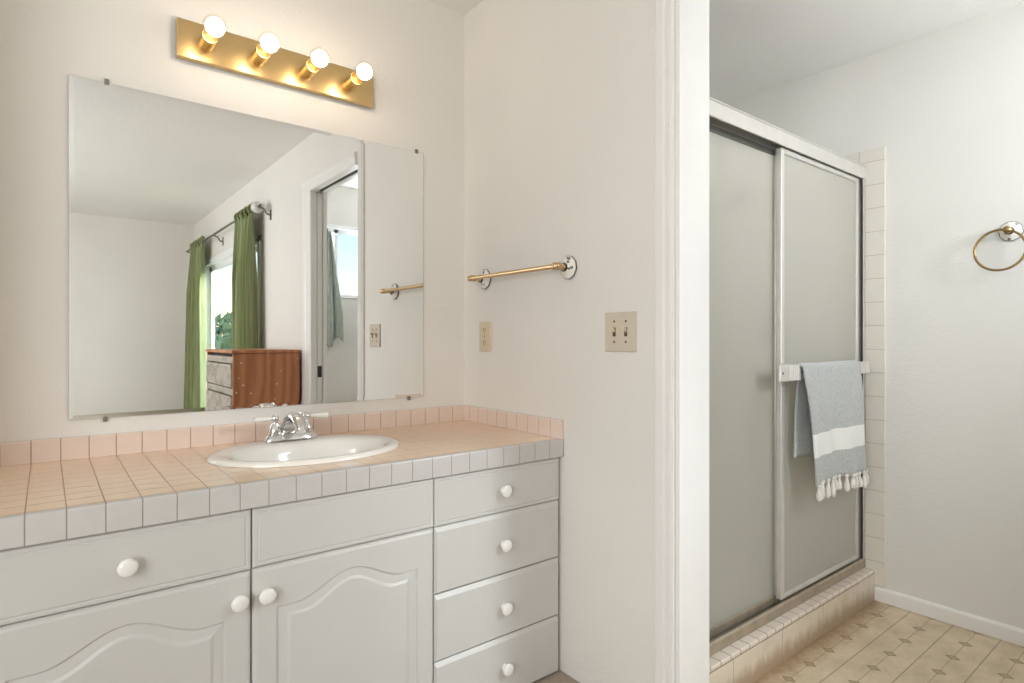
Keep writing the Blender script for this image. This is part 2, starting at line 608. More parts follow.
struct('wall_left', box(-3.5, -3.4, -5.9, 0.0, 0, ZC), M['wall'], 'bedroom wall on the left side', 'wall')
struct('wall_far', box(-3.4, 0.15, FAR - 0.1, FAR, 0, ZC), M['wall'], 'plain bedroom wall seen in the mirror behind the far curtain', 'wall')
struct('wall_right', box(W, W + 0.1, RY - 0.1, -0.05, 0, ZS), M['wall_greyed'], 'off-white shower room wall with the towel ring', 'wall')
struct('wall_shower_back', box(PT, W, -0.25, -0.05, 0, ZS), M['wall_greyed'], 'wall behind the shower', 'wall')

# bedroom wall with the doorway and the curtained window (plus the bathroom window wall behind)
AD = ay(-1.815)          # far side of the doorway
HZ = 2.115               # underside of the door head
A0, A1, WZ0, WZ1 = ay(-5.16), ay(-3.0), 0.30, 1.995
TW = 0.100
bm = bmesh.new()
AE = ay(FAR)
add_box(bm, 0.0, AD + 0.012, -TW, 0.0, HZ + 0.018, ZC + 0.04, frame=FB)
add_box(bm, AD + 0.012, A1, -TW, 0.0, 0, ZC + 0.04, frame=FB)
add_box(bm, A1, A0, -TW, 0.0, 0, WZ0, frame=FB)
add_box(bm, A1, A0, -TW, 0.0, WZ1, ZC + 0.04, frame=FB)
add_box(bm, A0, AE, -TW, 0.0, 0, ZC + 0.04, frame=FB)
struct('wall_bedroom', bm, M['wall'], 'bedroom wall with the pocket doorway and green-curtained window', 'wall')
# rear wall of the shower room with its high slider window
bx0, bx1, bz0, bz1 = 0.16, 1.06, 1.467, 2.055
bm = bmesh.new()
add_box(bm, 0.1, bx0, RY - 0.1, RY, 0, ZS)
add_box(bm, bx1, W, RY - 0.1, RY, 0, ZS)
add_box(bm, bx0, bx1, RY - 0.1, RY, 0, bz0)
add_box(bm, bx0, bx1, RY - 0.1, RY, bz1, ZS)
struct('wall_shower_room_rear', bm, M['wall_greyed'], 'grey-white wall under the high sliding window', 'wall')

# casing on the partition end and door jamb
cas = [(0, 0), (0, 0.008), (0.004, 0.012), (0.013, 0.012), (0.017, 0.0165), (0.032, 0.0165), (0.036, 0.0125), (0.042, 0.0125), (0.046, 0.016), (0.057, 0.016), (0.061, 0.012), (0.065, 0.012), (0.065, 0)]
bm = bmesh.new()
extrude_profile(bm, cas, (0, -0.995, 0), (0, -0.995, ZC), (0, -1, 0), (-1, 0, 0))
struct('trim_1', bm, M['trim'], 'white moulded door casing on the partition end', 'door casing')
bm = bmesh.new()
add_box(bm, -0.002, PT, -1.0736, -1.060, 0, ZC, bev=0.0015)
struct('trim_2', bm, M['trim'], 'white flat door jamb beside the shower', 'door jamb')

# doorway seen in the mirror: far split jamb, head, casing, pocket door
bm = bmesh.new()
add_box(bm, AD, AD + 0.012, -0.030, 0.0, 0, HZ, frame=FB)
add_box(bm, AD, AD + 0.012, -TW, -0.075, 0, HZ, frame=FB)
add_box(bm, 0.0, AD + 0.012, -0.034, 0.0, HZ, HZ + 0.018, frame=FB)
add_box(bm, 0.0, AD + 0.012, -TW, -0.070, HZ, HZ + 0.018, frame=FB)
struct('trim_3', bm, M['trim'], 'white split jamb of the pocket doorway seen in the mirror', 'door jamb')
bm = bmesh.new()
add_box(bm, 0.0, AD + 0.012, -0.070, -0.034, HZ + 0.010, HZ + 0.018, frame=FB)
struct('trim_4', bm, M['gasket'], 'dark pocket door track in the door head', 'door track')
bm = bmesh.new()
hc = [(0, 0), (0, 0.010), (0.006, 0.014), (0.035, 0.014), (0.042, 0.018), (0.068, 0.018), (0.075, 0.012), (0.075, 0)]
extrude_profile(bm, hc, BW(0.02, 0, HZ), BW(AD + 0.15, 0, HZ), (0, 0, 1), (-ce, -se, 0))
sc_ = [(0, 0), (0, 0.010), (0.006, 0.014), (0.08, 0.014), (0.088, 0.018), (0.142, 0.018), (0.15, 0.012), (0.15, 0)]
extrude_profile(bm, sc_, BW(AD, 0, 0), BW(AD, 0, HZ + 0.002), (se, -ce, 0), (-ce, -se, 0))
struct('trim_5', bm, M['trim'], 'white casing around the pocket doorway seen in the mirror', 'door casing')
d = thing('door_1', 'white pocket door slid into the wall, latch edge showing in the mirror', 'door', BW(AD + 0.004, -0.052, 0))
tag(d, kind='structure')
bm = bmesh.new(); add_box(bm, AD + 0.004, AD + 0.011, -0.067, -0.037, 0.01, HZ - 0.01, frame=FB)
obj('door_slab', bm, M['trim'], d)
bm = bmesh.new(); add_box(bm, AD + 0.0025, AD + 0.006, -0.066, -0.038, 0.88, 0.955, frame=FB)
obj('edge_pull', bm, M['dark'], d, label='dark edge pull')

# baseboards
bm = bmesh.new()
bp_ = [(0, 0), (0.011, 0), (0.011, 0.050), (0.007, 0.058), (0, 0.060)]
extrude_profile(bm, bp_, (W, -1.037, 0), (W, RY, 0), (-1, 0, 0), (0, 0, 1))
struct('baseboard_right', bm, M['trim'], 'low white baseboard under the towel ring wall', 'baseboard')

# shower stall: wall tile, curb, pan
bm = bmesh.new()
add_box(bm, W - 0.008, W, -1.076, -0.25, 0.0655, 1.957, bev=0.002)
tl_ = struct('wall_tile_right', bm, M['shower_tile'], 'column of square white tiles beside the shower door', 'wall tile')
struct('wall_tile_back', box(PT, W - 0.008, -0.258, -0.25, 0.05, 1.957), M['shower_tile'], 'white tile at the back of the shower', 'wall tile')
struct('wall_tile_left', box(PT, PT + 0.008, -0.93, -0.258, 0.05, 1.957), M['shower_tile'], 'white tile inside the shower on the left', 'wall tile')
struct('floor_shower', box(PT, W - 0.008, -0.93, -0.25, 0.0, 0.05), M['shower_pan'], 'shower pan behind the obscure glass', 'shower floor')
cu = thing('shower_curb', 'grimy tiled shower curb below the sliding glass doors', 'shower curb', (0.8, -0.96, 0))
tag(cu, kind='structure')
obj('curb_face', box(PT, W - 0.0005, -1.037, -0.93, 0.0, 0.114), M['curb_face'], cu)
bm = bmesh.new()
add_box(bm, PT, W - 0.0005, -1.037, -0.93, 0.116, 0.132, bev=0.004, seg=3)
obj('curb_cap', bm, M['curb_top'], cu)
# chipped dark grout under the cap
bm = bmesh.new()
add_box(bm, PT, W - 0.001, -1.034, -0.94, 0.112, 0.118)
obj('grout_line', bm, M['slot'], cu)


def slider(name, frame, c0, c1, z0, z1, nrm, label, cat, mid, depth=0.06, proud=0.012, fw=0.045, sash=0.04, sill=True):
    """frame maps (along, out, z) to the world; sits in an opening from c0 to c1"""
    r = thing(name, label, cat, frame(Vector(((c0 + c1) / 2, 0, z0))))
    tag(r, kind='structure')
    bm = bmesh.new()
    for a in ((c0, c1, z1 - fw, z1), (c0, c1, z0, z0 + fw), (c0, c0 + fw, z0, z1), (c1 - fw, c1, z0, z1)):
        add_box(bm, a[0], a[1], -depth, proud, a[2], a[3], bev=0.003, frame=frame)
    obj('window_frame', bm, M['vinyl_frame'], r)
    for k, (s0, s1, o) in enumerate(((c0 + fw, mid + sash / 2, -0.030), (mid - sash / 2, c1 - fw, -0.052))):
        bm = bmesh.new()
        for a in ((s0, s1, z1 - fw - sash, z1 - fw), (s0, s1, z0 + fw, z0 + fw + sash), (s0, s0 + sash, z0 + fw, z1 - fw), (s1 - sash, s1, z0 + fw, z1 - fw)):
            add_box(bm, a[0], a[1], o - 0.011, o + 0.011, a[2], a[3], bev=0.002, frame=frame)
        sh = obj('sash', bm, M['vinyl_frame'], r)
        bm = bmesh.new()
        add_box(bm, s0 + sash * 0.8, s1 - sash * 0.8, o - 0.002, o + 0.002, z0 + fw + sash * 0.8, z1 - fw - sash * 0.8, frame=frame)
        obj('pane', bm, M['pane'], sh)
    return r


slider('window_1', FB, A1, A0, WZ0, WZ1, 1, 'white sliding window between the green curtains, seen in the mirror', 'window', ay(-3.9), fw=0.06, sash=0.06)
slider('window_2', lambda c: Vector((c.x, RY + c.y, c.z)), bx0, bx1, bz0, bz1, 1, 'small high slider window with blue sky seen through the doorway in the mirror', 'window', 0.463, fw=0.03, sash=0.03)
# unseen window frame added around the left fill lamp
slider('window_added', lambda c: Vector((-3.4 + c.y, c.x, c.z)), -4.1, -1.7, 0.66, 2.24, 1, 'added wide window frame around the fill light in the left wall', 'window', -2.9)
struct('wall_light_block', box(-1.72, -1.603, -0.30, 0.0, 0, ZC), M['wall'], 'added short wall shading the left end of the vanity', 'wall')  # unseen wall added to block light from the left

# ------------------------------------------------------------------ vanity
CT = 0.792
YF = -0.608
XL = -1.60
ZB = 0.732               # underside of the tiled edge
van = thing('vanity_cabinet', 'white vanity cabinet with arched doors and round white knobs', 'cabinet', (-0.8, -0.28, 0))
bm = bmesh.new()
add_box(bm, XL + 0.02, -0.006, -0.580, -0.004, 0.0, 0.06)
add_box(bm, XL + 0.02, -0.006, -0.580, -0.560, 0.06, ZB)
add_box(bm, XL + 0.02, XL + 0.04, -0.560, -0.004, 0.06, ZB)
add_box(bm, -0.026, -0.006, -0.560, -0.004, 0.06, ZB)
add_box(bm, XL + 0.04, -0.026, -0.024, -0.004, 0.06, ZB)
obj('body', bm, M['cabinet'], van)


def add_knob(x, z, parent):
    bm = bmesh.new()
    y = -0.600
    add_lathe(bm, [(0.012, 0), (0.012, 0.002), (0.0095, 0.005), (0.0095, 0.009), (0.0135, 0.0115), (0.0182, 0.0135), (0.0195, 0.0170), (0.0190, 0.0205), (0.0160, 0.0235), (0.0095, 0.0255), (0, 0.0262)], (x, y, z), (0, -1, 0), 28)
    obj('knob', bm, M['knob'], parent, smooth=True)


def slab_front(name, x0, x1, z0, z1, knob=None):
    """flat front with a fine bead round its edge"""
    bm = bmesh.new()
    loops = []
    for d, y in ((0, -0.581), (0, -0.5955), (0.003, -0.5985), (0.009, -0.5990), (0.0105, -0.5978), (0.0125, -0.5978), (0.0145, -0.600)):
        loops.append([bm.verts.new((x, y, z)) for x, z in ((x0 + d, z0 + d), (x1 - d, z0 + d), (x1 - d, z1 - d), (x0 + d, z1 - d))])
    for a, b in zip(loops, loops[1:]):
        for k in range(4): bm.faces.new((a[k], a[(k + 1) % 4], b[(k + 1) % 4], b[k]))
    bm.faces.new(loops[-1]); bm.faces.new(loops[0][::-1])
    o = obj(name, bm, M['cabinet'], van)
    if knob: add_knob(knob[0], knob[1], o)
    return o


def bevel_front(name, x0, x1, z0, z1, knob):
    """front with a wide sloped top edge, as the lower drawers have"""
    bm = bmesh.new()
    loops = []
    for d, y in ((0, -0.581), (0, -0.592), (0.010, -0.5985), (0.0125, -0.600)):
        loops.append([bm.verts.new((x, y, z)) for x, z in ((x0 + d * 0.5, z0 + d * 0.5), (x1 - d * 0.5, z0 + d * 0.5), (x1 - d * 0.5, z1 - d), (x0 + d * 0.5, z1 - d))])
    for a, b in zip(loops, loops[1:]):
        for k in range(4): bm.faces.new((a[k], a[(k + 1) % 4], b[(k + 1) % 4], b[k]))
    bm.faces.new(loops[-1]); bm.faces.new(loops[0][::-1])
    o = obj(name, bm, M['cabinet'], van)
    add_knob(knob[0], knob[1], o)


G = 0.0018
xs = (-1.494, -0.998, -0.502, -0.012)
ZT = 0.7285
slab_front('drawer', xs[0] + G, xs[1] - G, 0.587, ZT, (-1.245, 0.655))
slab_front('false_front', xs[1] + G, xs[2] - G, 0.589, ZT)
slab_front('drawer', xs[2] + G, xs[3] - G, 0.5875, ZT, (-0.252, 0.656))
bevel_front('drawer', xs[2] + G, xs[3] - G, 0.392, 0.5845, (-0.252, 0.486))
bevel_front('drawer', xs[2] + G, xs[3] - G, 0.1965, 0.389, (-0.250, 0.288))
bevel_front('drawer', xs[2] + G, xs[3] - G, 0.005, 0.1935, (-0.246, 0.098))


def add_door(x0, x1, z0, z1, knob):
    bm = bmesh.new()
    # outline of the raised field: cathedral arch on top, offset inwards by d
    m = 0.054
    N = 48
    zs, zp = z1 - 0.103, z1 - 0.052       # shoulder and peak

    def outline(d):
        fx0, fx1, fz0 = x0 + m + d, x1 - m - d, z0 + 0.058 + d
        top = []
        for i in range(N + 1):
            t = i / N
            u = abs(2 * t - 1)
            h = 0.5 * (1 + math.cos(PI * min(1, u / 0.78)))
            z = zs + (zp - zs) * h + (0.0015 * (u - 0.78) / 0.22 if u > 0.78 else 0)
            top.append((fx0 + (fx1 - fx0) * t, z - d * 0.92))
        ze = top[0][1]
        r_ = [(fx0 + (fx1 - fx0) * i / 12, fz0) for i in range(13)] + [(fx1, fz0 + (ze - fz0) * i / 12) for i in range(1, 12)]
        return [Vector(p) for p in r_ + top[::-1] + [(fx0, ze + (fz0 - ze) * i / 12) for i in range(1, 12)]]
    ring = outline(0)
    n = len(ring)
    yf = -0.600
    prof = [(0, yf), (0.0012, yf + 0.0040), (0.005, yf + 0.0052), (0.012, yf + 0.0042), (0.026, yf + 0.0030), (0.0325, yf - 0.0002), (0.035, yf - 0.0006)]
    prev = None
    first = None
    for d_, y in prof:
        pts = outline(d_)
        lp = [bm.verts.new((p[0], y, p[1])) for p in pts]
        if prev:
            for k in range(n): bm.faces.new((prev[k], prev[(k + 1) % n], lp[(k + 1) % n], lp[k]))
        else: first = lp
        prev = lp
    es = [bm.edges.get((prev[k], prev[(k + 1) % n])) for k in range(n)]
    bmesh.ops.triangle_fill(bm, use_beauty=True, edges=es)
    # flat rails and edge
    outer = []
    for d_, y in ((0.010, yf), (0.004, yf + 0.0022), (0, yf + 0.008), (0, -0.581)):
        lp = [bm.verts.new((x, y, z)) for x, z in ((x0 + d_, z0 + d_), (x1 - d_, z0 + d_), (x1 - d_, z1 - d_), (x0 + d_, z1 - d_))]
        if outer:
            for k in range(4): bm.faces.new((outer[-1][k], outer[-1][(k + 1) % 4], lp[(k + 1) % 4], lp[k]))
        outer.append(lp)
    bm.faces.new(outer[-1])
    es = [bm.edges.get((first[k], first[(k + 1) % n])) for k in range(n)]
    oe = [bm.edges.new((outer[0][k], outer[0][(k + 1) % 4])) if not bm.edges.get((outer[0][k], outer[0][(k + 1) % 4])) else bm.edges.get((outer[0][k], outer[0][(k + 1) % 4])) for k in range(4)]
    bmesh.ops.triangle_fill(bm, use_beauty=True, edges=es + oe)
    o = obj('door', bm, M['cabinet'], van)
    add_knob(knob[0], knob[1], o)


add_door(xs[0] + G, xs[1] - G, 0.006, 0.584, (-1.028, 0.521))
add_door(xs[1] + G, xs[2] - G, 0.006, 0.586, (-0.967, 0.521))

# countertop with an oval cut-out, tiled edge and splashes
SX, SY, SRX, SRY = -0.753, -0.290, 0.279, 0.212
ct = thing('tile_countertop', 'pale pink square-tiled countertop with warm-lit top tint, daylit grey edge tint and low splash', 'countertop', (-0.8, -0.28, CT))
bm = bmesh.new()
n = 64
hole_t = [bm.verts.new((SX + 0.93 * SRX * math.cos(2 * PI * k / n), SY + 0.93 * SRY * math.sin(2 * PI * k / n), CT)) for k in range(n)]
hole_b = [bm.verts.new((v.co.x, v.co.y, ZB + 0.005)) for v in hole_t]
rect = ((XL, YF + 0.02), (-0.001, YF + 0.02), (-0.001, -0.001), (XL, -0.001))
rt = [bm.verts.new((x, y, CT)) for x, y in rect]
rb = [bm.verts.new((x, y, ZB + 0.005)) for x, y in rect]
for r_, h_ in ((rt, hole_t), (rb, hole_b)):
    es = [bm.edges.new((h_[k], h_[(k + 1) % n])) for k in range(n)] + [bm.edges.new((r_[k], r_[(k + 1) % 4])) for k in range(4)]
    bmesh.ops.triangle_fill(bm, use_beauty=True, edges=es)
for k in range(4): bm.faces.new((rt[k], rt[(k + 1) % 4], rb[(k + 1) % 4], rb[k]))
for k in range(n): bm.faces.new((hole_t[k], hole_b[k], hole_b[(k + 1) % n], hole_t[(k + 1) % n]))
obj('tile_top', bm, M['counter_tile_warm_lit'], ct)
bm = bmesh.new()
pr = [(YF + 0.02, CT), (YF + 0.004, CT)] + [(YF + 0.0038 - 0.0038 * math.sin(t), CT - 0.0038 + 0.0038 * math.cos(t)) for t in (0.4, 0.8, 1.2, PI / 2)] + [(YF, ZB + 0.002), (YF + 0.002, ZB), (YF + 0.02, ZB)]
extrude_profile(bm, [(y, z) for y, z in pr], (XL, 0, 0), (-0.001, 0, 0), (0, 1, 0), (0, 0, 1))
obj('edge_trim', bm, M['trim_tile_daylit'], ct, smooth=True)
bm = bmesh.new()
pr = [(-0.001, CT + 0.0005), (-0.011, CT + 0.0005), (-0.011, 0.8505), (-0.0095, 0.8535), (-0.006, 0.855), (-0.001, 0.855)]
extrude_profile(bm, pr, (XL, 0, 0), (-0.001, 0, 0), (0, 1, 0), (0, 0, 1))
obj('backsplash', bm, M['splash_tile'], ct)
bm = bmesh.new()
extrude_profile(bm, pr, (0, YF + 0.001, 0), (0, -0.0115, 0), (1, 0, 0), (0, 0, 1))
obj('side_splash', bm, M['splash_side_tile'], ct)

# sink
sk = thing('oval_sink', 'white oval drop-in basin set in the tiled counter', 'sink', (SX, SY, CT))
bm = bmesh.new()
rings = []
# (rx, ry, centre dy, z)
spec = [(0.272, 0.212, 0, CT + 0.0008), (0.2715, 0.2115, 0, CT + 0.005), (0.268, 0.208, 0, CT + 0.0105), (0.260, 0.200, 0, CT + 0.0135), (0.248, 0.188, -0.002, CT + 0.0135),
        (0.232, 0.168, -0.014, CT + 0.0115), (0.218, 0.151, -0.026, CT + 0.0070), (0.213, 0.146, -0.028, CT + 0.000), (0.206, 0.139, -0.028, CT - 0.025), (0.190, 0.125, -0.026, CT - 0.07), (0.158, 0.102, -0.02, CT - 0.11), (0.105, 0.068, -0.014, CT - 0.132), (0.05, 0.034, -0.01, CT - 0.139), (0.024, 0.020, -0.008, CT - 0.141)]
spec = [(a_ * 0.279 / 0.272, b_, c_, d_) for a_, b_, c_, d_ in spec]
n = 72
for rx, ry, dy, z in spec:
    rings.append([bm.verts.new((SX + rx * math.cos(2 * PI * k / n), SY + dy + ry * math.sin(2 * PI * k / n), z)) for k in range(n)])
for a, b in zip(rings, rings[1:]):
    for k in range(n): bm.faces.new((a[k], a[(k + 1) % n], b[(k + 1) % n], b[k]))
bm.faces.new(rings[-1])
o = obj('basin', bm, M['porcelain'], sk, smooth=True)
bm = lathe([(0.022, 0), (0.022, 0.003), (0.017, 0.004), (0.012, 0.002), (0, 0.002)], (SX, SY - 0.008, CT - 0.1405), (0, 0, 1), 28)
obj('drain', bm, M['chrome'], sk, smooth=True)

# faucet
FX, FY, FZ = -0.753, -0.118, CT + 0.0136
fc = thing('lavatory_faucet', 'chrome centerset faucet with two white porcelain lever handles', 'faucet', (FX, FY, FZ))
bm = bmesh.new()
rings = []
n = 48
for hx, hy, z in ((0.086, 0.029, 0), (0.086, 0.029, 0.003), (0.082, 0.026, 0.010), (0.074, 0.022, 0.019), (0.069, 0.018, 0.024), (0.062, 0.012, 0.026)):
    ring = []
    for k in range(n):
        t = 2 * PI * k / n
        c_, s_ = math.cos(t), math.sin(t)
        ring.append(bm.verts.new((FX + hx * math.copysign(abs(c_) ** 0.55, c_), FY + hy * math.copysign(abs(s_) ** 0.75, s_), FZ + z)))
    rings.append(ring)
for a, b in zip(rings, rings[1:]):
    for k in range(n): bm.faces.new((a[k], a[(k + 1) % n], b[(k + 1) % n], b[k]))
bm.faces.new(rings[0][::-1]); bm.faces.new(rings[-1])
obj('base_plate', bm, M['chrome'], fc, smooth=True)
bm = bmesh.new()
pts = bez([(FX, FY + 0.010, FZ + 0.012), (FX, FY + 0.004, FZ + 0.046), (FX, FY - 0.020, FZ + 0.073), (FX, FY - 0.056, FZ + 0.076), (FX, FY - 0.088, FZ + 0.054), (FX, FY - 0.100, FZ + 0.036)], 7)
rads = [0.0185 - 0.0065 * i / (len(pts) - 1) for i in range(len(pts))]
add_tube(bm, pts, rads, 20)
bm.verts.ensure_lookup_table()
for k, v in enumerate(bm.verts):          # broad at the foot, narrower towards the tip
    q = (k // 20) / (len(pts) - 1)
    v.co.x = FX + (v.co.x - FX) * (1.95 - 0.75 * q)
obj('spout', bm, M['chrome'], fc, smooth=True)
bm = lathe([(0.0022, 0), (0.0022, 0.050), (0.004, 0.051), (0.0065, 0.057), (0.0055, 0.062), (0, 0.064)], (FX, FY + 0.022, FZ + 0.015), (0, 0, 1), 16)
obj('lift_rod', bm, M['chrome'], fc, smooth=True)
for sgn, tip in ((-1, (-0.870, FY - 0.004, 0.8765)), (1, (-0.630, FY - 0.004, 0.8745))):
    hx = FX + sgn * 0.0508
    bm = lathe([(0.020, 0), (0.0225, 0.003), (0.0225, 0.006), (0.0195, 0.008), (0.0200, 0.012), (0.0185, 0.020), (0.0145, 0.029), (0.0100, 0.036), (0.0085, 0.041), (0.0095, 0.044), (0.008, 0.048)], (hx, FY, FZ + 0.018), (0, 0, 1), 28)
    hb = obj('handle', bm, M['chrome'], fc, smooth=True)
    bm = bmesh.new(); add_ball(bm, (hx, FY, FZ + 0.018 + 0.053), 0.0125)
    obj('handle_ball', bm, M['chrome'], hb, smooth=True)
    c0 = Vector((hx, FY, FZ + 0.071)); c1 = Vector(tip); dr = (c1 - c0)
    L = dr.length; dr.normalize()
    bm = lathe([(0.0062, 0.010), (0.0066, 0.016), (0.0080, L * 0.55), (0.0092, L * 0.88), (0.0078, L * 0.955), (0.005, L * 0.965)], c0, dr, 20)
    obj('porcelain_lever', bm, M['porcelain'], hb, smooth=True, label='white porcelain lever')
    bm = lathe([(0.0050, L * 0.96), (0.0058, L * 0.975), (0.0045, L * 1.0), (0, L * 1.01)], c0, dr, 16)
    obj('lever_tip', bm, M['chrome'], hb, smooth=True)

# ------------------------------------------------------------------ mirror
mi = thing('wall_mirror', 'wide frameless wall mirror with small metal clips above the vanity', 'mirror', (-0.776, 0, 0.92))
mx0, mx1, mz0, mz1 = -1.328, -0.198, 0.9025, 1.870
bm = bmesh.new()
loops = []
for d_, y in ((0, -0.0012), (0, -0.0046), (0.012, -0.0050)):
    loops.append([bm.verts.new((x, y, z)) for x, z in ((mx0 + d_, mz0 + d_), (mx1 - d_, mz0 + d_), (mx1 - d_, mz1 - d_), (mx0 + d_, mz1 - d_))])
for a, b in zip(loops, loops[1:]):
    for k in range(4): bm.faces.new((a[k], a[(k + 1) % 4], b[(k + 1) % 4], b[k]))
bm.faces.new(loops[-1]); bm.faces.new(loops[0][::-1])
obj('mirror_glass', bm, M['mirror'], mi)
for x, z, up in ((-1.240, mz1, 1), (-0.229, mz1, 1), (-1.244, mz0, -1), (-0.263, mz0, -1)):
    bm = bmesh.new()
    add_box(bm, x - 0.006, x + 0.006, -0.008, -0.0005, z + (0.001 if up > 0 else -0.011), z + (0.011 if up > 0 else -0.001), bev=0.002)
    add_box(bm, x - 0.006, x + 0.006, -0.0085, -0.0055, z - (0.005 if up > 0 else 0.004), z + (0.004 if up > 0 else 0.005), bev=0.001)
    obj('mirror_clip', bm, M['steel'], mi)

# ------------------------------------------------------------------ vanity light
vl = thing('vanity_light_bar', 'brass light bar with four lit globe bulbs above the mirror', 'light fixture', (-0.76, 0, 1.985))
bm = bmesh.new()
add_box(bm, -1.066, -0.422, -0.026, -0.001, 1.994, 2.112, bev=0.003)
obj('backplate', bm, M['brass'], vl)
for i, x in enumerate((-0.986, -0.831, -0.672, -0.516)):
    z = 2.052
    bm = lathe([(0.0225, 0), (0.0225, 0.068), (0.0205, 0.068), (0.0195, 0.030), (0, 0.030)], (x, -0.026, z), (0, -1, 0), 28)
    so = obj('socket', bm, M['brass'], vl, smooth=True)
    # neck and globe
    prof = [(0.013, 0.045), (0.0135, 0.072), (0.016, 0.082)]
    cy = 0.129
    R = 0.0345
    a0 = math.asin(0.018 / R)
    for k in range(15):
        a = PI - a0 - (PI - a0) * k / 14
        prof.append((max(R * math.sin(a), 0), cy + R * math.cos(a)))
    prof[-1] = (0, cy + R)
    bm = lathe(prof, (x, -0.026, z), (0, -1, 0), 28)
    bu = obj('bulb', bm, M['bulb_glass'], so, smooth=True)
    bm = bmesh.new(); add_ball(bm, (x, -0.026 - cy, z), 0.0265)
    obj('glow', bm, M['glow'], so, smooth=True)

# ------------------------------------------------------------------ towel bar


def flange(parent, c, axis, r=0.0385):
    c = Vector(c); axis = Vector(axis)
    bm = lathe([(r * 1.0, 0.0005), (r * 1.04, 0.003), (r * 1.02, 0.0052)], c, axis, 40, lobes=10, lobe_amp=0.018)
    fl = obj('rim', bm, M['rim_line'], parent, smooth=False, label='dark-edged rim')
    bm = lathe([(r * 0.99, 0.004), (r * 0.97, 0.007), (r * 0.80, 0.011), (r * 0.55, 0.015), (r * 0.42, 0.0185), (r * 0.36, 0.022), (0, 0.022)], c, axis, 40, lobes=10, lobe_amp=0.016)
    obj('flange', bm, M['flower'], parent, smooth=True, label='white porcelain flange with dark flowers')
    bm = lathe([(r * 0.40, 0.0215), (r * 0.40, 0.0245), (r * 0.31, 0.0245), (r * 0.31, 0.026)], c, axis, 28)
    obj('collar', bm, M['rim_line'], parent, smooth=True)


tb = thing('towel_bar', 'brass towel bar on white flowered porcelain flanges above the outlet', 'towel bar', (0, -0.36, 1.370))
BX = -0.063
for y in (-0.632, -0.152):
    flange(tb, (-0.0005, y, 1.370), (-1, 0, 0))
    bm = lathe([(0.010, 0.024), (0.0115, 0.029), (0.0075, 0.034), (0.0075, 0.044), (0.011, 0.048), (0.0125, 0.056), (0.0125, 0.070), (0.008, 0.075), (0, 0.077)], (0, y, 1.370), (-1, 0, 0), 24)
    obj('post', bm, M['old_brass'], tb, smooth=True)
bm = bmesh.new()
add_tube(bm, [(BX, -0.650, 1.370), (BX, -0.136, 1.370)], 0.0082, 18)
obj('bar', bm, M['old_brass'], tb, smooth=True)
for y in (-0.650, -0.134):
    bm = bmesh.new(); add_ball(bm, (BX, y, 1.370), 0.0118)
    obj('finial', bm, M['old_brass'], tb, smooth=True)

# outlet and switch plates on the partition
ol = thing('outlet_plate', 'narrow ivory outlet plate under the brass towel bar', 'outlet', (0, -0.1555, 1.1415))
bm = bmesh.new(); add_box(bm, -0.006, -0.0005, -0.195, -0.116, 1.082, 1.201, bev=0.003, seg=3)
obj('cover', bm, M['ivory'], ol)
for zc in (1.167, 1.116):
    bm = bmesh.new()
    add_box(bm, -0.0075, -0.004, -0.172, -0.139, zc - 0.014, zc + 0.014, bev=0.002)
    fo = obj('receptacle', bm, M['ivory'], ol)
    bm = bmesh.new()
    add_box(bm, -0.0080, -0.0070, -0.1635, -0.161, zc - 0.003, zc + 0.008)
    add_box(bm, -0.0080, -0.0070, -0.1500, -0.1475, zc - 0.003, zc + 0.008)
    add_lathe(bm, [(0.0028, 0), (0.0028, 0.0012)], (-0.0068, -0.1555, zc - 0.008), (-1, 0, 0), 10)
    obj('slots', bm, M['slot'], fo)
bm = lathe([(0.003, 0), (0.003, 0.001), (0, 0.0016)], (-0.006, -0.1555, 1.1415), (-1, 0, 0), 12)
obj('screw', bm, M['slot'], ol)

sw = thing('switch_plate', 'almond double light switch plate beside the door casing', 'light switch', (0, -0.86, 1.15))
bm = bmesh.new(); add_box(bm, -0.006, -0.0005, -0.922, -0.799, 1.091, 1.212, bev=0.003, seg=3)
obj('cover', bm, M['almond'], sw)
for y in (-0.838, -0.884):
    bm = bmesh.new(); add_box(bm, -0.0070, -0.005, y - 0.0055, y + 0.0055, 1.138, 1.165)
    sl = obj('toggle_slot', bm, M['slot'], sw)
    bm = bmesh.new()
    vs = add_box(bm, -0.018, -0.005, y - 0.0042, y + 0.0042, 1.150, 1.162, bev=0.0015)
    for v in bm.verts:
        if v.co.x < -0.012: v.co.z += 0.006
    obj('toggle', bm, M['ivory'], sl)
    for z in (1.121, 1.184):
        bm = lathe([(0.0034, 0), (0.0034, 0.001), (0, 0.0018)], (-0.006, y, z), (-1, 0, 0), 12)
        obj('screw', bm, M['slot'], sw)

# ------------------------------------------------------------------ towel ring
tr_ = thing('towel_ring', 'brass towel ring on a flowered porcelain rosette in the shower room', 'towel ring', (W, -1.495, 1.533))
flange(tr_, (W - 0.0005, -1.495, 1.533), (-1, 0, 0), 0.0355)
bm = lathe([(0.010, 0.024), (0.012, 0.030), (0.008, 0.035), (0.010, 0.042), (0.013, 0.048), (0.013, 0.060), (0.008, 0.065), (0, 0.067)], (W, -1.495, 1.533), (-1, 0, 0), 24)
obj('post', bm, M['antique'], tr_, smooth=True)
bm = bmesh.new()
rc = Vector((W - 0.053, -1.474, 1.4605)); rr = 0.0755
pts = [rc + Vector((0.010 * math.cos(t) * 0 - 0.012 * (1 - math.cos(t)) * 0.5, rr * math.sin(t), rr * math.cos(t))) for t in [2 * PI * k / 56 for k in range(57)]]
add_tube(bm, pts, 0.0044, 12, caps=False)
bmesh.ops.remove_doubles(bm, verts=bm.verts, dist=0.0004)
obj('ring', bm, M['antique'], tr_, smooth=True)

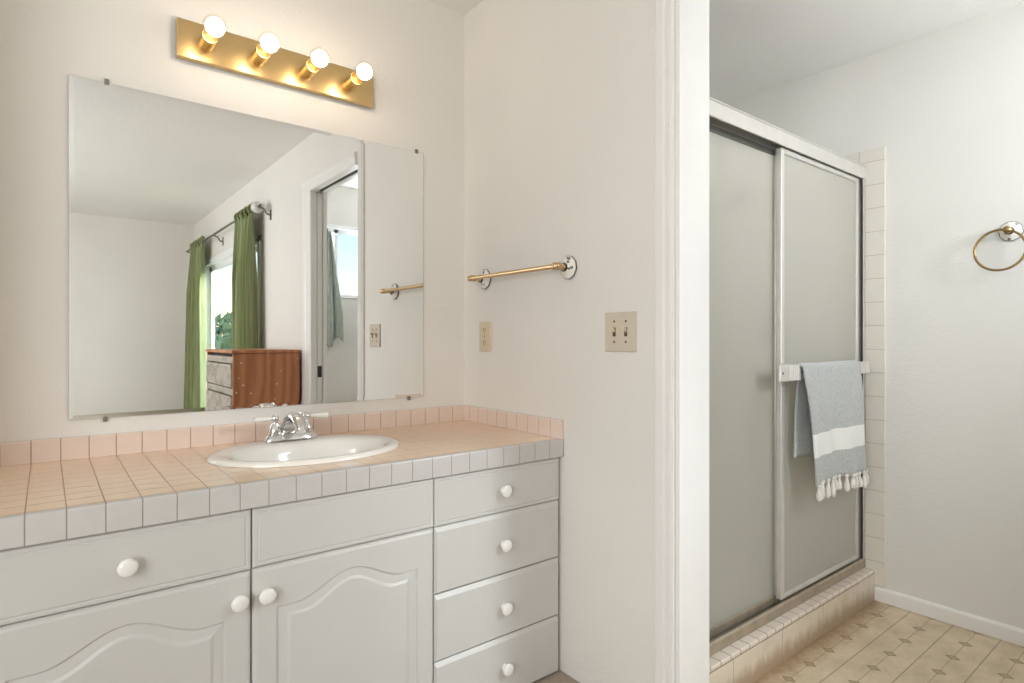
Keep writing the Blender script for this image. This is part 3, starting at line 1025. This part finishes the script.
# ------------------------------------------------------------------ shower enclosure
YR = -1.000
en = thing('shower_door_frame', 'aluminium header, sill track and jambs of the sliding shower doors', 'shower door frame', (0.82, -0.97, 0.132))
bm = bmesh.new()
hp = [(YR, 1.833), (YR, 1.882), (YR - 0.004, 1.884), (YR - 0.004, 1.887), (-0.940, 1.887), (-0.940, 1.833), (-0.946, 1.833), (-0.946, 1.880), (YR + 0.006, 1.880), (YR + 0.006, 1.833)]
extrude_profile(bm, hp, (PT + 0.0005, 0, 0), (W - 0.0082, 0, 0), (0, 1, 0), (0, 0, 1))
obj('header', bm, M['alu'], en)
bm = bmesh.new()
sp_ = [(YR, 0.133), (YR, 0.165), (YR + 0.004, 0.171), (YR + 0.009, 0.171), (YR + 0.011, 0.162), (YR + 0.011, 0.137), (-0.969, 0.137), (-0.969, 0.150), (-0.966, 0.150), (-0.966, 0.137), (-0.943, 0.137), (-0.943, 0.172), (-0.939, 0.172), (-0.939, 0.133)]
extrude_profile(bm, sp_, (PT + 0.0005, 0, 0), (W - 0.0082, 0, 0), (0, 1, 0), (0, 0, 1))
obj('sill_track', bm, M['alu_dirty'], en)
for x0, x1 in ((0.151, 0.172), (W - 0.030, W - 0.0085)):
    bm = bmesh.new()
    add_box(bm, x0, x1, YR + 0.002, YR + 0.006, 0.172, 1.833)
    add_box(bm, x0 if x0 < 1 else x1 - 0.004, x0 + 0.004 if x0 < 1 else x1, YR + 0.002, -0.943, 0.172, 1.833)
    obj('side_jamb', bm, M['alu'], en)
bm = bmesh.new()
add_box(bm, W - 0.041, W - 0.0295, -0.998, -0.992, 0.174, 1.832)
obj('bumper_strip', bm, M['gasket'], en, label='dark rubber strip')


def panel(label, x0, x1, z0, z1, y, th, stile, top, bot, mats, name='shower_door'):
    p = thing(name, label, 'shower door', ((x0 + x1) / 2, y, z0))
    for nm, (a, b, c, e), mt_ in (('stile', (x0, x0 + stile, z0, z1), mats[0]), ('stile', (x1 - stile, x1, z0, z1), mats[0]),
                                 ('top_rail', (x0 + stile, x1 - stile, z1 - top, z1), mats[1]), ('bottom_rail', (x0 + stile, x1 - stile, z0, z0 + bot), mats[2])):
        bm = bmesh.new()
        add_box(bm, a, b, y - th / 2, y + th / 2, c, e, bev=0.002)
        add_box(bm, a + 0.004, b - 0.004, y - th / 2 - 0.0012, y - th / 2 + 0.002, c + 0.004, e - 0.004, bev=0.0006) if nm != 'stile' else None
        obj(nm, bm, mt_, p)
    bm = bmesh.new()
    add_box(bm, x0 + stile - 0.004, x1 - stile + 0.004, y - 0.0025, y + 0.0025, z0 + bot - 0.004, z1 - top + 0.004)
    obj('glass', bm, M['obscure'], p, label='rippled obscure glass')
    return p


p1 = panel('front sliding shower door of obscure glass carrying the grey towel', 0.728, W - 0.042, 0.176, 1.831, -0.978, 0.020, 0.024, 0.018, 0.018, (M['alu'], M['alu'], M['alu']))
p2 = panel('rear sliding shower door of obscure glass beside the white jamb', 0.174, 0.765, 0.152, 1.832, -0.952, 0.012, 0.022, 0.022, 0.030, (M['alu'], M['silver'], M['alu_dirty']))
# towel bar on the front panel
BZ = 1.010
YB = -1.030
bm = bmesh.new()
add_box(bm, 0.690, 1.400, YB - 0.003, YB + 0.003, BZ - 0.024, BZ + 0.026, bev=0.002)
tbp = obj('towel_rail', bm, M['alu'], p1, label='flat aluminium towel rail')
bm = bmesh.new()
add_box(bm, 0.628, 0.690, YB - 0.006, YB + 0.004, BZ - 0.030, BZ + 0.030, bev=0.003)
for k in range(5):
    add_lathe(bm, [(0.0065, 0), (0.0065, 0.056)], (0.702 + k * 0.0145, YB - 0.003, BZ - 0.028), (0, 0, 1), 14)
add_box(bm, 0.770, 0.800, YB - 0.006, YB + 0.003,
        BZ - 0.030, BZ + 0.030, bev=0.003)
add_box(bm, 0.730, 0.770, YB + 0.003, -0.989, BZ - 0.030, BZ + 0.030, bev=0.003)
obj('ribbed_bracket', bm, M['alu'], tbp)
bm = bmesh.new()
for x, yy in ((0.645, YB - 0.006), (0.788, YB - 0.006)):
    add_lathe(bm, [(0.0042, 0), (0.0042, 0.0012), (0, 0.002)], (x, yy, BZ), (0, -1, 0), 14)
obj('bracket_screws', bm, M['gasket'], tbp)
bm = bmesh.new()
add_box(bm, 1.372, 1.400, YB + 0.003, -0.989, BZ - 0.02, BZ + 0.02, bev=0.002)
obj('end_bracket', bm, M['alu'], tbp)

# turkish towel over the rail
tw = thing('hand_towel', 'grey towel with a white stripe and tassels over the shower door rail', 'towel', (1.05, YB, BZ))
bm = bmesh.new()
NW, zt = 26, BZ + 0.030
path = []
for i in range(26):     # front flap from hem up
    z = 0.590 + (zt - 0.012 - 0.590) * i / 25
    path.append(('f', z))
for i in range(1, 8):
    path.append(('t', i / 8))
for i in range(22):
    z = zt - 0.012 - (zt - 0.012 - 0.690) * i / 21
    path.append(('b', z))
grid = []
for kind, s in path:
    row = []
    for j in range(NW + 1):
        u = j / NW
        if kind == 'f':
            dn = (zt - s) / (zt - 0.59)
            x = 0.768 + 0.492 * u + 0.054 * dn ** 0.8 - 0.010 * math.sin(dn * 3) * u
            y = YB - 0.014 - 0.012 * min(1, dn * 3) - (0.009 * math.sin(u * 9 + dn * 1.2) + 0.006 * math.sin(u * 21 + 2 - dn)) * min(1, dn * 1.6)
            z = s + 0.006 * math.sin(u * 5) * dn
        elif kind == 't':
            a = PI * s
            x = 0.768 + 0.492 * u - 0.03 * s
            y = YB - 0.0140 * math.cos(a)
            z = zt - 0.012 + 0.013 * math.sin(a)
        else:
            dn = (zt - s) / (zt - 0.59)
            x = 0.800 + 0.44 * u - 0.020 * dn * (1 - u)
            y = YB + 0.014 + 0.004 * math.sin(u * 11 + 1) * min(1, dn * 2) + 0.006 * min(1, dn * 3)
            z = s
        row.append(bm.verts.new((x, y, z)))
    grid.append(row)
for a, b in zip(grid, grid[1:]):
    for j in range(NW): bm.faces.new((a[j], a[j + 1], b[j + 1], b[j]))
hem = [v.co.copy() for v in grid[0]]
ob = obj('cloth', bm, M['towel'], tw, smooth=True)
md = ob.modifiers.new('thick', 'SOLIDIFY'); md.thickness = 0.005; md.offset = 0
NT = 13
for k in range(NT):
    j = (k + 0.35 + 0.3 * random.random()) / NT * NW
    h0 = hem[int(j)].lerp(hem[min(int(j) + 1, NW)], j - int(j))
    bm = bmesh.new()
    L = 0.050 + 0.022 * random.random()
    dx = 0.010 * (random.random() - 0.5); dy = -0.004 * random.random()
    add_tube(bm, bez([h0 + Vector((0, -0.001, 0.006)), h0 + Vector((dx * 0.3, dy, -0.010)), h0 + Vector((dx, dy, -L * 0.6)), h0 + Vector((dx * 1.5, dy * 1.4, -L))], 4),
             [0.0065, 0.0085, 0.0080, 0.0055, 0.0048, 0.0060, 0.0078, 0.0095, 0.0106, 0.0110, 0.0106, 0.0098, 0.0050], 10)
    obj('tassel', bm, M['tassel'], tw, smooth=True)

# shower fittings behind the glass
shd = thing('shower_fixture', 'shower arm and rose seen blurred behind the left obscure glass', 'shower head', (W - 0.008, -0.46, 1.85))
bm = bmesh.new()
add_tube(bm, bez([(W - 0.008, -0.46, 1.86), (W - 0.07, -0.465, 1.875), (W - 0.12, -0.47, 1.86), (W - 0.15, -0.475, 1.83)], 6), 0.011, 12)
obj('shower_arm', bm, M['dim_chrome'], shd, smooth=True)
bm = lathe([(0.014, 0), (0.018, 0.02), (0.036, 0.05), (0.040, 0.06), (0.036, 0.066), (0, 0.066)], (W - 0.145, -0.474, 1.838), (-0.5, -0.05, -0.86), 24)
obj('rose', bm, M['dim_chrome'], shd, smooth=True)
svv = thing('shower_valve', 'shower valve handle seen blurred behind the left obscure glass', 'shower valve', (W - 0.008, -0.57, 1.20))
bm = lathe([(0.075, 0.0), (0.075, 0.004), (0.05, 0.010), (0.03, 0.012), (0, 0.012)], (W - 0.0085, -0.57, 1.20), (-1, 0, 0), 32)
obj('escutcheon', bm, M['dim_chrome'], svv, smooth=True)
bm = lathe([(0.018, 0.010), (0.018, 0.04), (0.034, 0.046), (0.034, 0.07), (0.026, 0.078), (0, 0.078)], (W - 0.0085, -0.57, 1.20), (-1, 0, 0), 8)
obj('valve_knob', bm, M['dim_chrome'], svv)

# ------------------------------------------------------------------ things seen in the mirror
# chest of drawers against the bedroom wall
chx0, chx1, chy0, chy1, chz = -0.447, -0.022, -2.770, -1.988, 1.042
ch = thing('chest_of_drawers', 'tall oak chest of drawers by the window seen in the mirror', 'chest of drawers', (-0.235, -2.38, 0))
bm = bmesh.new()
add_box(bm, chx0 + 0.004, chx1, chy1 - 0.022, chy1, 0.0, chz - 0.002, bev=0.003)
obj('end_panel', bm, M['oak'], ch)
bm = bmesh.new()
add_box(bm, chx0 + 0.004, chx1, chy0, chy0 + 0.022, 0.0, chz - 0.002, bev=0.003)
obj('end_panel', bm, M['oak'], ch)
bm = bmesh.new()
add_box(bm, chx0 - 0.006, chx1 + 0.004, chy0 - 0.006, chy1 + 0.006, chz, chz + 0.020, bev=0.004)
obj('top', bm, M['oak'], ch)
bm = bmesh.new()
add_box(bm, chx0 + 0.03, chx1 - 0.005, chy0 + 0.022, chy1 - 0.022, 0.04, chz - 0.002)
obj('carcass', bm, M['dark'], ch)
zt = chz - 0.022
for k in range(5):
    bm = bmesh.new()
    z1 = zt - 0.050
    add_box(bm, chx0 + 0.004, chx0 + 0.03, chy0 + 0.024, chy1 - 0.024, z1 + 0.006, zt, bev=0.004)
    obj('drawer_rail', bm, M['chest_front'], ch)
    bm = bmesh.new()
    z0 = z1 - 0.150
    add_box(bm, chx0 - 0.008, chx0 + 0.03, chy0 + 0.024, chy1 - 0.024, z0, z1, bev=0.010, seg=3)
    dr_ = obj('drawer', bm, M['chest_front'], ch)
    zt = z0 - 0.006

# curtain rod and curtains


def wall_pt(y, n, z): return BW(ay(y), n, z)


RZ = 2.165
rd = thing('curtain_rod', 'thin metal curtain rod with a clear ball finial seen in the mirror', 'curtain rod', wall_pt(-4.3, 0.0, RZ))
bm = bmesh.new()
add_tube(bm, [wall_pt(-2.70, 0.085, RZ), wall_pt(-5.72, 0.085, RZ)], 0.011, 14)
obj('rod', bm, M['silver'], rd, smooth=True)
for y in (-2.72, -4.30, -5.66):
    bm = bmesh.new()
    add_tube(bm, bez([wall_pt(y, 0.001, RZ - 0.06), wall_pt(y, 0.03, RZ - 0.055), wall_pt(y, 0.055, RZ - 0.02), wall_pt(y, 0.085, RZ - 0.012)], 5), 0.007, 10)
    a_ = ay(y)
    add_box(bm, a_ - 0.014, a_ + 0.014, 0.0005, 0.006, RZ - 0.10, RZ - 0.02, frame=FB)
    obj('bracket', bm, M['silver'], rd, smooth=True)
bm = bmesh.new(); add_ball(bm, wall_pt(-2.79, 0.085, RZ), 0.046)
mball = mat_plain('acrylic_ball', lin(214, 214, 210), 0.08, 0.0, 0.8)
obj('finial', bm, mball, rd, smooth=True, label='pale ball finial')


def curtain(y0, y1, yb0, yb1, label, seed):
    rnd = random.Random(seed)
    c = thing('curtain', label, 'curtain', wall_pt((y0 + y1) / 2, 0.085, 0), group='green curtains at the bedroom window')
    bm = bmesh.new()
    nx, nz = 90, 40
    ph = [rnd.uniform(0, 6) for _ in range(4)]
    rows = []
    for i in range(nz + 1):
        t = i / nz
        z = RZ + 0.055 - t * (RZ + 0.045)
        row = []
        for j in range(nx + 1):
            u = j / nx
            ya = y0 + (y1 - y0) * u
            yb = yb0 + (yb1 - yb0) * u
            g = min(1, 0.25 + t * 3)
            y = ya + (yb - ya) * t
            n = 0.085 + g * (0.030 * math.sin(u * 2 * PI * 6 + ph[0] + 0.5 * math.sin(t * 3 + ph[1])) + 0.014 * math.sin(u * 2 * PI * 11 + ph[2] + t * 1.5))
            if t < 0.05: n += 0.012 * math.sin(u * 60)
            n = max(n, 0.014)
            row.append(bm.verts.new(wall_pt(y, n, z)))
        rows.append(row)
    for a, b in zip(rows, rows[1:]):
        for j in range(nx): bm.faces.new((a[j], a[j + 1], b[j + 1], b[j]))
    o = obj('panel', bm, M['curtain'], c, smooth=True)
    md = o.modifiers.new('thick', 'SOLIDIFY'); md.thickness = 0.004
    # gathered heading with ties
    for k in range(5):
        yk = y0 + (y1 - y0) * (k + 0.5) / 5
        bm = bmesh.new()
        ctr = wall_pt(yk, 0.085, RZ)
        tdir = (wall_pt(yk + 0.1, 0.085, RZ) - ctr).normalized()
        pts = []
        for q in range(17):
            t = 2 * PI * q / 16
            nn = Vector((-ce, -se, 0))
            pts.append(ctr + nn * (0.026 * math.cos(t)) + Vector((0, 0, 0.034 * math.sin(t) + 0.012)))
        add_tube(bm, pts, 0.010, 8, caps=False)
        bmesh.ops.remove_doubles(bm, verts=bm.verts, dist=0.0005)
        obj('ring_tie', bm, M['curtain'], c, smooth=True)


curtain(-2.90, -3.42, -2.81, -3.50, 'olive green curtain nearer the doorway behind the chest, seen in the mirror', 3)
curtain(-4.78, -5.40, -4.74, -5.72, 'green curtain by the far bedroom wall, seen in the mirror', 8)

# towel hanging in the shower room seen through the doorway
hk = thing('hanging_towel', 'grey green towel hanging from a hook beyond the doorway, seen in the mirror', 'towel', (0.39, RY + 0.03, 1.98))
bm = bmesh.new()
nx, nz = 40, 36
rows = []
for i in range(nz + 1):
    t = i / nz
    z = 1.98 - t * 0.86
    half = 0.022 + 0.100 * min(1, t * 1.35) ** 0.8
    row = []
    for j in range(nx + 1):
        u = j / nx * 2 - 1
        x = 0.355 + half * u
        amp = 0.022 * (0.5 + 0.5 * t)
        y = RY + 0.070 + amp * math.sin(u * 8 + 0.4) + 0.010 * math.sin(u * 17 + t * 3)
        zz = z - 0.09 * t * (math.sin(u * 5 + 1) * 0.5 + 0.3 * u) - 0.10 * t * max(0, -u)
        row.append(bm.verts.new((x, y, zz)))
    rows.append(row)
for a, b in zip(rows, rows[1:]):
    for j in range(nx): bm.faces.new((a[j], a[j + 1], b[j + 1], b[j]))
o = obj('cloth', bm, M['robe'], hk, smooth=True)
md = o.modifiers.new('thick', 'SOLIDIFY'); md.thickness = 0.006
bm = bmesh.new()
add_tube(bm, bez([(0.355, RY + 0.001, 2.00), (0.355, RY + 0.03, 1.985), (0.355, RY + 0.065, 1.975), (0.355, RY + 0.075, 2.005)], 5), 0.006, 10)
obj('hook', bm, M['silver'], hk, smooth=True)

# ------------------------------------------------------------------ outside the bedroom window
bm = bmesh.new()
add_box(bm, 0.15, 30, -30, -2.7, -0.4, -0.3)
struct('ground', bm, M['ground'], 'dry yard outside the bedroom window', 'ground')


def tree(x, y, h, r, label, seed):
    rnd = random.Random(seed)
    t = thing('garden_tree', label, 'tree', (x, y, -0.3))
    bm = bmesh.new()
    add_tube(bm, bez([(x, y, -0.3), (x + 0.05, y, h * 0.3), (x - 0.04, y + 0.05, h * 0.7)], 5), [0.10 - 0.006 * i for i in range(11)], 10)
    obj('trunk', bm, M['bark'], t, smooth=True)
    bm = bmesh.new()
    for _ in range(1500):
        a, b = rnd.uniform(0, 2 * PI), rnd.uniform(-1, 1)
        q = rnd.random() ** 0.4
        s = math.sqrt(1 - b * b)
        c = Vector((x + r * q * s * math.cos(a), y + r * q * s * math.sin(a), h * 0.55 + h * 0.5 * q * b))
        d1 = Vector((rnd.uniform(-1, 1), rnd.uniform(-1, 1), rnd.uniform(-1, 1))).normalized()
        d2 = d1.orthogonal().normalized()
        L = rnd.uniform(0.07, 0.13)
        bm.faces.new([bm.verts.new(c + v) for v in (d1 * L, d2 * L * 0.45, -d1 * L, -d2 * L * 0.45)])
    obj('crown', bm, M['leaf'], t)


tree(1.25, -8.9, 1.5, 1.0, 'leafy green tree outside the curtained window, seen in the mirror', 5)
